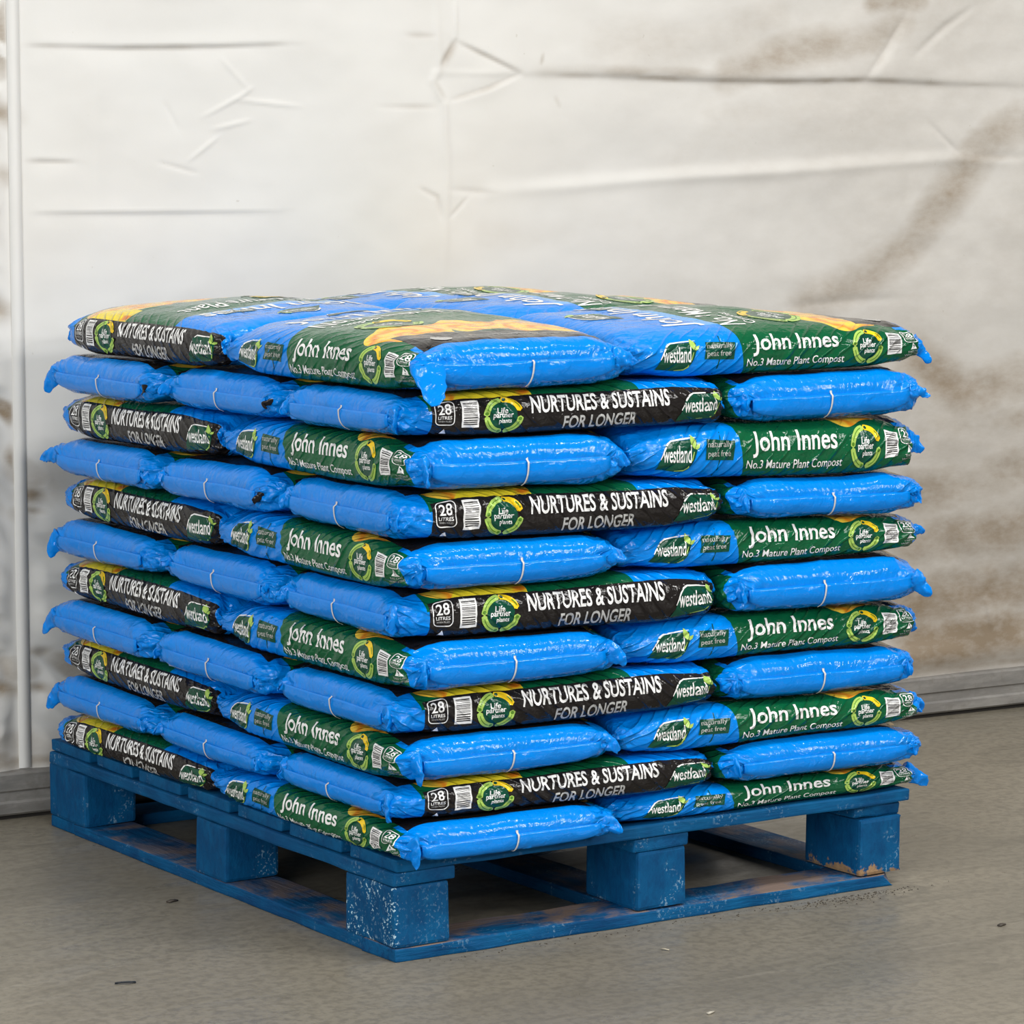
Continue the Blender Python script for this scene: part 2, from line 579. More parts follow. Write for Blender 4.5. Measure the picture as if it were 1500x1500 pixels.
def section(a, r_up, r_lo, n_flat, n_c):
    """closed cross-section from the top centre towards +y; returns y, z and the arc position d"""
    pts = []
    for i in range(n_flat):
        pts.append((i / n_flat * (a - r_up), 1.0))
    for i in range(n_c):
        t = i / n_c * math.pi / 2
        pts.append((a - r_up + r_up * math.sin(t) ** (2 / 2.5), math.cos(t) ** (2 / 2.5)))
    low = []
    for i in range(n_c):
        t = (i / n_c) * math.pi / 2
        low.append((a - r_lo + r_lo * math.cos(t) ** (2 / 2.6), -math.sin(t) ** (2 / 2.6)))
    pts += low
    for i in range(n_flat + 1):
        pts.append(((1 - i / n_flat) * (a - r_lo), -1.0))
    P = np.array(pts)
    half = P
    q = half.copy()
    q[:, 1] *= B0
    d = np.concatenate([[0], np.cumsum(np.linalg.norm(np.diff(q, axis=0), axis=1))])
    mir = half[1:-1][::-1].copy()
    mir[:, 0] *= -1
    full = np.concatenate([half, mir])
    dd = np.concatenate([d, -d[1:-1][::-1]])
    return full[:, 0], full[:, 1], dd, d[n_flat + n_c]


def build_bag(k, cx, cy, rz, Lh, a, seed, sides=(), front=False, ears=(), fine=True, flap=True, taper=(.42, .62)):
    """k: layer from the bottom; local +x is the head of the bag, +y its green side"""
    rnd = random.Random(seed)
    re = 0.052
    n_flat, n_c = (14, 12) if fine else (8, 5)
    if front and fine: n_flat = 34
    yc, zc, dd, dS = section(a, 0.062 if k == 10 else 0.042, 0.028, n_flat, n_c)
    # rows
    step = .0052 if fine else .02
    ns = max(2, int((2 * (Lh - re)) / step))
    xs = np.linspace(-(Lh - re), Lh - re, ns + 1)
    ne = 18 if fine else 6
    ph = np.linspace(0, math.pi / 2, ne + 1)[1:]
    eb = np.cos(ph).clip(0) ** (2 / 2.8)
    e_up = np.sin(ph) ** (2 / 2.6)
    e_lo = np.sin(ph) ** (2 / 4.2)
    rows_b = np.concatenate([eb[::-1], np.ones(ns + 1), eb])
    xo_up = np.concatenate([-(Lh - re) - re * e_up[::-1], xs, Lh - re + re * e_up])
    xo_lo = np.concatenate([-(Lh - re) - re * e_lo[::-1], xs, Lh - re + re * e_lo])
    arcl = np.concatenate([[0], np.cumsum(np.hypot(np.diff(xo_up), np.diff(rows_b * B0)))])
    ell = arcl - arcl[-1] / 2
    up = sstep(-.35, .35, zc)[None, :]
    X = xo_up[:, None] * up + xo_lo[:, None] * (1 - up)
    rc = 0.040
    over = np.clip(np.abs(X) - (Lh - rc), 0, rc)
    inset = (rc - np.sqrt(np.maximum(rc * rc - over * over, 0))) * np.where(X < 0, .80, .45)
    head = np.clip((X - (Lh - .16)) / .16, 0, 1) ** 2 * 0.005        # the head end narrows a little
    Y = yc[None, :] * (a - inset - head) / a
    Z = rows_b[:, None] * zc[None, :] * B0
    # the corners are pinched flat towards the seam, more from above than from below
    pin = sstep(.60, 1.0, np.abs(Y) / a) * sstep(Lh - .115, Lh - .020, np.abs(X))
    pin = pin * np.where(X < 0, taper[0], taper[1])
    Z = Z * (1 - pin * np.where(Z > 0, 1.0, .62))
    u = ell * (.30 / Lh)
    dp = dd + np.sign(dd) * (.217 - dS) * sstep(0, .10, np.abs(dd))      # print position: the side panel keeps its place
    U, D = np.broadcast_arrays(u[:, None], dd[None, :])
    # film wrinkles
    s = seed * 7.31
    P = np.stack([X, Y, Z], -1)
    du = np.gradient(P, axis=0)
    dv = np.roll(P, -1, 1) - np.roll(P, 1, 1)
    N = np.cross(du, dv)
    N /= np.linalg.norm(N, axis=-1)[..., None] + 1e-12
    side = np.exp(-((np.abs(D) - dS) / .036) ** 4)
    endm = sstep(.225, .30, np.abs(U))
    ycn = np.abs(Y) / a
    corner = endm * sstep(.45, .95, ycn)
    flatm = np.clip(np.maximum(side, endm), .10, 1)
    if k == 10:
        flatm = np.where(zc[None, :] > .2, .9, flatm)
    h = 0.0030 * flatm * noise(U * 11, D * 13, s)
    h = h + 0.0010 * flatm * noise(U * 32, D * 36, s + 9)
    sg = np.sign(D)
    dia = (U * .80 - np.abs(D) * 1.05) / .021 + 1.5 * noise(U * 8, D * 8, s + 3)
    h = h + side * 0.0018 * np.sin(2 * math.pi * dia) * sstep(-.40, .45, noise(U * 7, D * 12, s + 5))
    h = h + np.maximum(side, endm) * .0022 * noise(U * 4.5, sg * 3 + Y * 4, s + 6)
    h = h + side * .0003 * np.sin(2 * math.pi * ((U * .9 - np.abs(D) * 1.2) / .0125 + 1.2 * noise(U * 10, D * 9, s + 13))) * sstep(-.1, .5, noise(U * 6, D * 10, s + 15))
    h = h + corner * 0.0075 * (ridge(U * 24, D * 26, s + 1) - .55) + corner * .0035 * (ridge(U * 60, D * 60, s + 2) - .5)
    h = h + (endm * (1 - corner)) * 0.0016 * noise(Y * 11 + U * 22, U * 9, s + 4)
    # pull towards the seam at the end: radial pleats from the corners
    h[0, :] *= .3
    h[-1, :] *= .3
    P = P + N * h[..., None]
    # settle into the layer
    c, sn = math.cos(rz), math.sin(rz)
    WX = cx + P[..., 0] * c - P[..., 1] * sn
    WY = cy + P[..., 0] * sn + P[..., 1] * c

    def settle(x, y, z):
        wx = cx + x * c - y * sn
        wy = cy + x * sn + y * c
        lo, hi = Zk(k, wx, wy), Zk(k + 1, wx, wy)
        half = (hi - lo) / 2 - .0012
        t = z / B0
        if k == 10:
            puff = np.clip(1 - (x / Lh) ** 2, 0, 1) * np.clip(1 - (y / a) ** 2, 0, 1)
            up_ = (lo + hi) / 2 + t * half + np.where(t > 0, t, 0) * (.016 * puff - .006)
            return np.maximum(up_, lo + .0012)
        return (lo + hi) / 2 + np.clip(t, -1, 1) * half
    zb = float(Zk(k, np.array(cx), np.array(cy)))
    G = np.stack([P[..., 0], P[..., 1], settle(P[..., 0], P[..., 1], P[..., 2]) - zb], -1)
    nu, nv = G.shape[:2]
    V = G.reshape(-1, 3)
    uvs = np.stack([U, np.broadcast_to(dp[None, :], U.shape)], -1).reshape(-1, 2)
    i, j = np.meshgrid(np.arange(nu - 1), np.arange(nv), indexing='ij')
    j2 = (j + 1) % nv
    F = np.stack([i * nv + j, (i + 1) * nv + j, (i + 1) * nv + j2, i * nv + j2], -1).reshape(-1, 4)
    VV, FF, FM, UVS = [V], [F], [np.zeros(len(F), int)], [uvs]
    nvt = len(V)
    # the column at d = +-pi wraps: its loops would jump in print space, but that lies on the underside
    gu = np.gradient(G, axis=0)
    gv = np.roll(G, -1, 1) - np.roll(G, 1, 1)
    GN = np.cross(gu, gv)
    GN /= np.linalg.norm(GN, axis=-1)[..., None] + 1e-12
    order = np.argsort(dd)
    dsort = dd[order]
    tris = []
    for what in tuple(sides) + (('front',) if front else ()):
        UD, LF, TF, TM = INK[what]
        fd = UD[:, 1].copy()
        if what == 'green': fd = dS + fd
        if what == 'black': fd = -dS + fd
        fi = np.interp(UD[:, 0], u, np.arange(nu)).clip(0, nu - 1.001)
        fj = np.interp(fd, dsort, np.arange(nv)).clip(0, nv - 1.001)
        i0, j0 = fi.astype(int), fj.astype(int)
        ti, tj = (fi - i0)[:, None], (fj - j0)[:, None]
        ja, jb = order[j0], order[j0 + 1]

        def samp(A):
            return (A[i0, ja] * (1 - ti) + A[i0 + 1, ja] * ti) * (1 - tj) + (A[i0, jb] * (1 - ti) + A[i0 + 1, jb] * ti) * tj
        pos = samp(G) + samp(GN) * (0.00055 + 0.00022 * LF)[:, None]
        VV.append(pos)
        UVS.append(np.stack([UD[:, 0], np.interp(fd, dsort, dp[order])], 1))
        tris.append((TF + nvt, TM))
        nvt += len(pos)
    FFt = [F]
    fm = [np.zeros(len(F), int)]
    for TF, TM in tris:
        FFt.append(TF)
        fm.append(TM)
    me = mesh_from('compost_bag', np.concatenate(VV), FFt, np.concatenate(fm), np.concatenate(UVS))
    bag = link('compost_bag', me, BAGM)
    bag.location = (cx, cy, zb)
    bag.rotation_euler = (0, 0, rz)

    # ---- the folded down end seam: a flap over the lower half of the foot end
    def end_pt(y, z, off):
        """point on the foot end at height z (in -B0..B0) pushed out by off"""
        zz = np.clip(np.abs(z) / B0, 0, 1)
        b = zz
        pp = np.arccos(np.clip(b, 0, 1) ** (2.8 / 2))
        e = np.where(z > 0, np.sin(pp) ** (2 / 2.6), np.sin(pp) ** (2 / 4.2))
        x = -(Lh - re + re * e) - off
        return np.stack([x, y, settle(x, y, z) - zb], -1)
    if flap:
        ny, nz = 40, 9
        hw = a * .80
        ys = np.linspace(-hw, hw, ny)
        ts = np.linspace(0, 1, nz)
        T, YY = np.meshgrid(ts, ys, indexing='ij')
        wav = 0.0016 * noise(YY * 14, s) + .0008 * noise(YY * 40, s)
        z0 = .0030 + .0015 * noise(YY * 9, s + 20)
        depth = .0315 * (1 - .42 * np.abs(YY / hw) ** 6)
        ZZ = z0 - T * depth
        off = .0024 + .0010 * T + wav * T + .0012 * np.sin(T * math.pi) + .0012 * noise(YY * 30, T * 2, s + 8)
        outer = end_pt(YY, np.clip(ZZ, -B0 * .985, B0), off)
        inner = end_pt(YY, np.clip(ZZ, -B0 * .985, B0), off * 0 + .0006)
        FV = np.concatenate([outer.reshape(-1, 3), inner.reshape(-1, 3)])
        n1 = ny * nz
        a_, b_ = np.meshgrid(np.arange(nz - 1), np.arange(ny - 1), indexing='ij')
        q = np.stack([a_ * ny + b_, (a_ + 1) * ny + b_, (a_ + 1) * ny + b_ + 1, a_ * ny + b_ + 1], -1).reshape(-1, 4)
        rim = [r * ny for r in range(nz)] + [(nz - 1) * ny + c2 for c2 in range(1, ny)] + [r * ny + ny - 1 for r in range(nz - 2, -1, -1)] + [c2 for c2 in range(ny - 2, 0, -1)]
        rim = np.array(rim)
        r2 = np.roll(rim, -1)
        rq = np.stack([rim, rim + n1, r2 + n1, r2], -1)
        fme = mesh_from('end_flap', FV, [q, q[:, ::-1] + n1, rq])
        link('end_flap', fme, [BLUE_FILM], bag)
        # white weld mark across the flap
        y0 = a * rnd.uniform(-.06, .06)
        nn = 12
        tz = np.linspace(0.0085, -.0330, nn)
        yl = y0 + .004 * (np.linspace(0, 1, nn) ** 2) * rnd.choice((1, 1, .4)) * (1 if math.sin(rz) > .5 else -1)
        hw2 = np.interp(np.linspace(0, 1, nn), [0, .25, 1], [.0022, .0014, .0013])
        offm = np.interp(tz, [-.033, 0, .0031, .0045, .0085], [.0056, .0062, .0058, .0012, .0006])
        pts = []
        for sgn, o2 in ((-1, 0), (1, 0), (1, -.0008), (-1, -.0008)):
            pts.append(end_pt(yl + sgn * hw2, np.clip(tz, -B0 * .985, B0), offm + o2))
        MV = np.concatenate(pts)
        fq = []
        for r in range(nn - 1):
            for c2 in range(4):
                d2 = (c2 + 1) % 4
                fq.append((c2 * nn + r, d2 * nn + r, d2 * nn + r + 1, c2 * nn + r + 1))
        wm = mesh_from('weld_mark', MV, [np.array(fq)])
        tag(link('weld_mark', wm, [TAPE], bag), 'white weld mark')

    # ---- folded corner ears at the foot end
    for (sy, ox, oy, oz, ln, wd, black) in ears:
        base = end_pt(np.array(sy * (a - .030)), np.array(.001), np.array(-.010))
        dr = np.array([-ox, sy * oy, oz], float)
        dr /= np.linalg.norm(dr)
        upv = np.array([0, 0, 1.0])
        sd = np.cross(dr, upv)
        sd /= np.linalg.norm(sd)
        upv = np.cross(sd, dr)
        m1, m2 = 14, 22
        ev = []
        for r in range(m1):
            t = r / (m1 - 1)
            wv = wd * (1 - .50 * t ** 1.3) * (1 if t < .85 else 1 - (t - .85) * 3.2)
            th = .010 * (1 - t) ** 1.5 + .0016
            ua, ub_ = (upv, sd) if wd < .025 else (sd, upv)       # a drooping ear lies flat against the end
            ctr = base + dr * ln * t + np.array([0, 0, -.012]) * t * t
            for q2 in range(m2):
                an = 2 * math.pi * q2 / m2
                p = ctr + ua * math.sin(an) * wv + ub_ * math.cos(an) * th
                f1 = float(noise(p[1] * 70 + seed, p[2] * 70, t * 3)) * .0048
                f2 = float(noise(p[1] * 150 + seed, p[2] * 150, t * 5 + 4)) * .0024
                p = p + sd * (f1 + f2) * (.4 + t) + upv * f2 * 1.2 + dr * f1 * 1.5 * t
                ev.append(p)
        n0 = len(ev)
        ev.append(base)
        ev.append(np.array(ev[(m1 - 1) * m2:m1 * m2]).mean(0) + dr * .002)
        fq = [(r * m2 + q2, r * m2 + (q2 + 1) % m2, (r + 1) * m2 + (q2 + 1) % m2, (r + 1) * m2 + q2) for r in range(m1 - 1) for q2 in range(m2)]
        ft = [(n0, (q2 + 1) % m2, q2) for q2 in range(m2)] + [(n0 + 1, (m1 - 1) * m2 + q2, (m1 - 1) * m2 + (q2 + 1) % m2) for q2 in range(m2)]
        em = mesh_from('corner_ear', np.array(ev), [np.array(fq), np.array(ft)])
        eo = link('corner_ear', em, [BLACK_FILM if black else BLUE_FILM], bag)
        if black: tag(eo, 'black folded corner')
    return bag


INK = {
    'green': ink_pack(GREEN_SIDE, lambda V: np.stack([-V[:, 0], -V[:, 1]], 1)),
    'black': ink_pack(BLACK_SIDE, lambda V: np.stack([V[:, 0], V[:, 1]], 1)),
    'front': ink_pack(FRONT, lambda V: np.stack([V[:, 1], -V[:, 0]], 1)),
}

# ------------------------------------------------------------------ structure: floor
def make_floor():
    t = NT('concrete')
    tc = t.n('ShaderNodeTexCoord').outputs['Object']
    big = t.noise(tc, 1.1, 4, .6, .4)
    mid = t.noise(t.mapping(tc, (1.0, 3.2, 1), (0, 0, R(-22))), 3.4, 5, .65, 1.0)
    fine = t.noise(tc, 60, 4, .7)
    strk = t.noise(t.mapping(tc, (1, 14, 1), (0, 0, R(-28))), 2.6, 4, .6, .5)
    c = t.mix(t.ramp(big, (.35, .65)), (0.172, 0.155, 0.120), (0.228, 0.204, 0.158))
    c = t.mix(t.math('MULTIPLY', t.ramp(mid, (.48, .72)), .55), c, (0.122, 0.111, 0.088))
    c = t.mix(t.math('MULTIPLY', t.ramp(strk, (.60, .74)), .35), c, (0.29, 0.265, 0.215))
    c = t.mix(t.math('MULTIPLY', t.ramp(fine, (.42, .62)), .55), c, (0.118, 0.105, 0.082))
    spk = t.ramp(t.noise(tc, 160, 2, .5), (.74, .80))
    c = t.mix(t.math('MULTIPLY', spk, .45), c, (0.055, 0.048, 0.038))
    t.bump(fine, .12, .002)
    m = t.base(c, t.ramp(mid, (-.3, 1.6)), .32)
    bm = bmesh.new()
    bmesh.ops.create_grid(bm, x_segments=8, y_segments=8, size=9)
    me = bpy.data.meshes.new('floor')
    bm.to_mesh(me)
    bm.free()
    o = link('floor', me, [m], smooth=False)
    o.location = (0.5, -2.5, 0)
    tag(o, kind='structure')


make_floor()

# ------------------------------------------------------------------ structure: sheeted wall
RIGHT = np.array([FWD[1], -FWD[0], 0]) / math.hypot(FWD[0], FWD[1])
UP = np.cross(RIGHT, FWD)
WA = np.array([-0.0669, 1.2599, 0.0]) + np.array([0, .022, 0])
WE = np.array([0.9985956, -0.0529798, 0.0])
WN = np.array([WE[1], -WE[0], 0.0])


def wpt(u, v):
    """a point of the wall plane, as distance along the wall and height, from where the photo shows it"""
    d = FWD + RIGHT * (u - 750) / LENS_PX + UP * (750 - v) / LENS_PX
    kk = np.dot(WA - CAM, WN) / np.dot(d, WN)
    p = CAM + kk * d
    return float(np.dot(p - WA, WE)), float(p[2])


def pl_dist(Sx, Zz, pts):
    """distance to a polyline, signed height above it, position along it 0..1"""
    W = [wpt(*p) for p in pts]
    best = np.full(Sx.shape, 1e9)
    sgn = np.zeros(Sx.shape)
    tt = np.zeros(Sx.shape)
    n = len(W) - 1
    for i in range(n):
        (x0, y0), (x1, y1) = W[i], W[i + 1]
        dx, dy = x1 - x0, y1 - y0
        L = dx * dx + dy * dy
        t = np.clip(((Sx - x0) * dx + (Zz - y0) * dy) / L, 0, 1)
        ex, ey = Sx - x0 - t * dx, Zz - y0 - t * dy
        q = np.hypot(ex, ey)
        cr = (dx * ey - dy * ex) / math.sqrt(L)
        m = q < best
        best = np.where(m, q, best)
        sgn = np.where(m, cr, sgn)
        tt = np.where(m, (i + t) / n, tt)
    return best, sgn, tt


def make_wall():
    sv = np.concatenate([np.linspace(-3.5, -.10, 16)[:-1], np.arange(-.10, 2.45, .0042), np.linspace(2.46, 6.5, 14)])
    zv = np.concatenate([np.arange(0.045, 1.56, .0042), np.linspace(1.57, 3.6, 12)])
    Zz, Sx = np.meshgrid(zv, sv, indexing='ij')
    H = np.zeros(Sx.shape)
    Dt = np.zeros(Sx.shape)
    n1 = noise(Sx * 2.2, Zz * 2.8, 3)
    n2 = noise(Sx * 7, Zz * 7, 5)
    n3 = noise(Sx * 18, Zz * 22, 8)
    n4 = noise(Sx * 45, Zz * 60, 2)
    right = sstep(.9, 2.1, Sx)
    H += .006 * n1 + .0022 * n2 + .0007 * n3
    H += right * (.006 * noise(Sx * 3.5, Zz * 6, 11) + .0020 * noise(Sx * 14, Zz * 18, 13))

    def crease(pts, amp, wd, step=0.0, taper=True, dirt=0.0, dwd=None, below=0.0):
        """a ridge (amp) and / or a lap (step) along a line, with dark colour in it"""
        if wd < .0085: wd = wd * .68
        q, sg, t = pl_dist(Sx, Zz, pts)
        e = np.sin(np.pi * np.clip(t, .02, .98)) ** .5 if taper else 1.0
        nonlocal H, Dt
        H = H + amp * np.exp(-(q / wd) ** 2) * e
        if step:
            H = H + step * np.exp(-(q / (wd * 5)) ** 2) * np.tanh(sg / (wd * .6)) * e
        if dirt:
            dw = dwd or wd
            Dt = np.maximum(Dt, dirt * np.exp(-(q / dw) ** 2) * e * (.55 + .45 * sstep(-.4, .5, noise(Sx * 16, Zz * 16, dirt * 90))))

    # crisp folds of the sheet
    crease([(40, 66), (180, 70), (330, 68), (440, 64)], -.0012, .006, .0020, True, .42, .006)
    crease([(42, 236), (120, 238)], -.0016, .005, .001, True, .30, .006)
    crease([(240, 238), (300, 254)], -.0016, .005, 0, True, .22, .005)
    crease([(45, 311), (200, 311), (420, 309)], .0015, .006, .0014)
    crease([(285, 236), (330, 200)], .0020, .005)
    crease([(305, 172), (360, 142), (380, 128)], .0022, .005)
    crease([(355, 146), (450, 156)], .0018, .005)
    crease([(250, 150), (272, 192)], -.0018, .005)
    crease([(320, 190), (378, 176)], .0018, .005)
    crease([(333, 85), (375, 132)], .0015, .005)
    crease([(150, 0), (152, 420)], .0010, .012)
    crease([(648, 0), (653, 100), (645, 118), (660, 150), (664, 250), (660, 430)], .0035, .009, 0, True, .10)
    crease([(678, 60), (735, 88), (775, 108)], -.0022, .0055, .0016, True, .45, .006)
    crease([(775, 108), (725, 130), (668, 148)], -.0022, .0055, .0014, True, .45, .006)
    crease([(678, 60), (656, 98)], -.0028, .007, 0, True, .55, .010)
    crease([(645, 118), (664, 150)], -.0018, .005, 0, True, .30, .006)
    crease([(678, 0), (677, 60)], .0022, .006)
    crease([(640, 106), (775, 108)], .0010, .008)
    crease([(600, 51), (650, 53)], -.001, .006, 0, True, .30, .007)
    crease([(560, 157), (650, 157)], -.001, .006, 0, True, .24, .006)
    crease([(624, 276), (650, 290), (657, 322)], -.0022, .006, 0, True, .22, .007)
    crease([(668, 320), (696, 288)], -.0018, .005, 0, True, .22, .005)
    crease([(665, 278), (740, 284)], -.0012, .008, 0, True, .20, .010)
    crease([(802, 98), (806, 78)], -.001, .004, 0, True, .5, .005)
    crease([(822, 140), (832, 160)], -.001, .005, 0, True, .45, .006)
    # the long lap across the right half; its shadow is painted in with its dirt
    crease([(770, 108), (900, 111), (1040, 117), (1160, 119), (1280, 117), (1400, 123), (1520, 126)], -.0006, .010, .0042, True, .70, .008)
    crease([(770, 104), (900, 104), (1100, 110), (1230, 112)], 0, .02, 0, True, .50, .018)
    crease([(730, 280), (860, 270), (1000, 258), (1150, 250), (1280, 240), (1405, 231), (1520, 232)], .0045, .014, -.002, True, .0)
    crease([(860, 278), (1000, 266), (1150, 258), (1280, 248), (1400, 240)], 0, .02, 0, True, .16, .018)
    crease([(1338, 24), (1310, 75), (1280, 114)], -.004, .009, .002, True, .50, .012)
    crease([(1440, 8), (1395, 40), (1350, 82)], -.003, .009, 0, True, .35, .012)
    crease([(1375, 182), (1418, 226)], -.003, .008, 0, True, .30, .008)
    crease([(1432, 230), (1520, 231)], -.003, .010, 0, True, .50, .014)
    crease([(1160, 450), (1250, 440), (1340, 436)], -.002, .010, .001, True, .35, .014)
    crease([(1455, 880), (1462, 925)], .003, .008)

    # broad brown dirt
    def blob(pts, wd, amt, seed, streak=(9, 14)):
        nonlocal Dt
        q, sg, t = pl_dist(Sx, Zz, pts)
        g = np.exp(-(q / wd) ** 2)
        mod = .72 + .45 * noise(Sx * streak[0] * .5, Zz * streak[1] * .45, seed) + .16 * noise((Sx + Zz * .5) * 16, (Zz - Sx * .6) * 16, seed + 2) + .08 * noise(Sx * 50, Zz * 70, seed + 3)
        Dt = np.maximum(Dt, np.clip(amt * g * mod + amt * .25 * g, 0, 1))
    blob([(1080, 110), (1180, 70), (1290, 55), (1330, 30)], .050, .62, 21)
    blob([(900, 70), (1050, 60), (1150, 30)], .070, .30, 22)
    blob([(1290, 5), (1360, 3)], .030, .6, 23)
    blob([(1520, 170), (1470, 200), (1400, 290), (1330, 370), (1270, 415), (1190, 445)], .062, .66, 24)
    blob([(1050, 165), (1250, 160)], .045, .25, 25)
    blob([(1000, 240), (1060, 180)], .06, .22, 26)
    blob([(950, 330), (770, 350), (720, 340)], .035, .15, 27)
    blob([(1350, 520), (1420, 580), (1500, 560)], .070, .70, 31, (5, 14))
    blob([(1360, 640), (1500, 620)], .055, .65, 32, (5, 16))
    blob([(1350, 720), (1500, 690)], .075, .78, 33, (6, 12))
    blob([(1340, 800), (1500, 770)], .080, .72, 34, (6, 10))
    blob([(1340, 880), (1500, 860)], .085, .95, 35, (5, 12))
    blob([(1340, 950), (1500, 930)], .075, .95, 36, (5, 12))
    # left strip: puckers against the welded band, dirty in their troughs
    s_b = wpt(30, 300)[0]
    lm = sstep(s_b - .006, s_b - .016, Sx)
    pk = ridge((Sx - Zz * .6) * 7, (Zz + Sx * .8) * 11, 40) - .45
    H += lm * .011 * pk
    Dt = np.maximum(Dt, lm * .95 * sstep(-.02, .4, -pk) * sstep(-.25, .35, noise(Sx * 6, Zz * 4.2, 41)))
    low = sstep(.78, .42, Zz) * sstep(.50, .16, Sx)
    wz = Zz + Sx * .35 + .02 * n2
    pk2 = noise(Sx * 4, wz * 13, 43) + .45 * (ridge(Sx * 8, wz * 17, 46) - .5)
    H += low * .0125 * pk2
    Dt = np.maximum(Dt, low * .95 * sstep(.08, .42, -pk2) * sstep(-.30, .3, noise(Sx * 5 + 9, Zz * 5, 44)))
    for x_, y_, rx_, ry_, am_ in ((12, 168, .03, .020, .6), (10, 1010, .040, .016, .8), (62, 958, .030, .010, .55), (60, 728, .036, .018, .55),
                                  (58, 750, .02, .008, .6), (8, 258, .03, .02, .5), (62, 1010, .030, .010, .55), (5, 455, .03, .02, .5)):
        a_, b_ = wpt(x_, y_)
        e_ = ((Sx - a_) / rx_) ** 2 + ((Zz - b_ + .15 * (Sx - a_)) / ry_) ** 2
        g_ = np.exp(-e_)
        Dt = np.maximum(Dt, 1.7 * am_ * g_ * (.75 + .5 * n3))
        H -= .005 * g_
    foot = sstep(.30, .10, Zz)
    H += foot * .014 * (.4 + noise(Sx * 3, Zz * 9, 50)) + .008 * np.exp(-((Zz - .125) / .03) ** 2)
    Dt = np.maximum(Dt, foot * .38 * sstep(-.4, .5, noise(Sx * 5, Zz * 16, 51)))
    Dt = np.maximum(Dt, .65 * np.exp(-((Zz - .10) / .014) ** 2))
    # faint overall dirt; the wall's dimming to the lower right is painted in too
    Dt = np.maximum(Dt, np.clip(+.04 + .24 * right + .16 * sstep(.95, .35, Zz) * sstep(1.5, 2.2, Sx) + .12 * n1 * right + .04 * n2, 0, 1))
    # flat where the band is welded on
    fl = 1 - sstep(.013, .050, np.abs(Sx - s_b))
    H = H * (1 - fl) - .002 * fl
    H -= .026
    P = WA[None, None] + WE[None, None] * Sx[..., None] + WN[None, None] * H[..., None]
    P[..., 2] = Zz
    nz, ns = Sx.shape
    i, j = np.meshgrid(np.arange(nz - 1), np.arange(ns - 1), indexing='ij')
    F = np.stack([i * ns + j, i * ns + j + 1, (i + 1) * ns + j + 1, (i + 1) * ns + j], -1).reshape(-1, 4)
    me = mesh_from('wall_back', P.reshape(-1, 3), [F])
    at = me.attributes.new('dirt_shade', 'FLOAT', 'POINT')  # dirt together with the painted lap shadow and the dimming to the right
    at.data.foreach_set('value', Dt.reshape(-1).astype(np.float32))
    t = NT('white_sheeting')
    g = t.n('ShaderNodeAttribute', attribute_name='dirt_shade').outputs['Fac']
    tc = t.n('ShaderNodeTexCoord').outputs['Object']
    f1 = t.noise(tc, 5, 5, .6)
    f2 = t.noise(t.mapping(tc, (1, 1, 2)), 34, 5, .65)
    c = t.mix(f1, (0.600, 0.591, 0.562), (0.645, 0.638, 0.614))
    gm = t.math('MULTIPLY', g, t.math('MULTIPLY_ADD', f2, .7, .65), clamp=True)
    c = t.mix(gm, c, (0.245, 0.190, 0.130))
    spk = t.ramp(t.noise(tc, 70, 2, .4), (.76, .82))
    c = t.mix(t.math('MULTIPLY', spk, .25), c, (0.25, 0.20, 0.14))
    t.bump(t.noise(tc, 22, 4, .6), .10, .004)
    o = link('wall_back', me, [t.base(c, .55, .3)])
    tag(o, kind='structure')
    return sv, zv, H


WS, WZ, WH_ = make_wall()


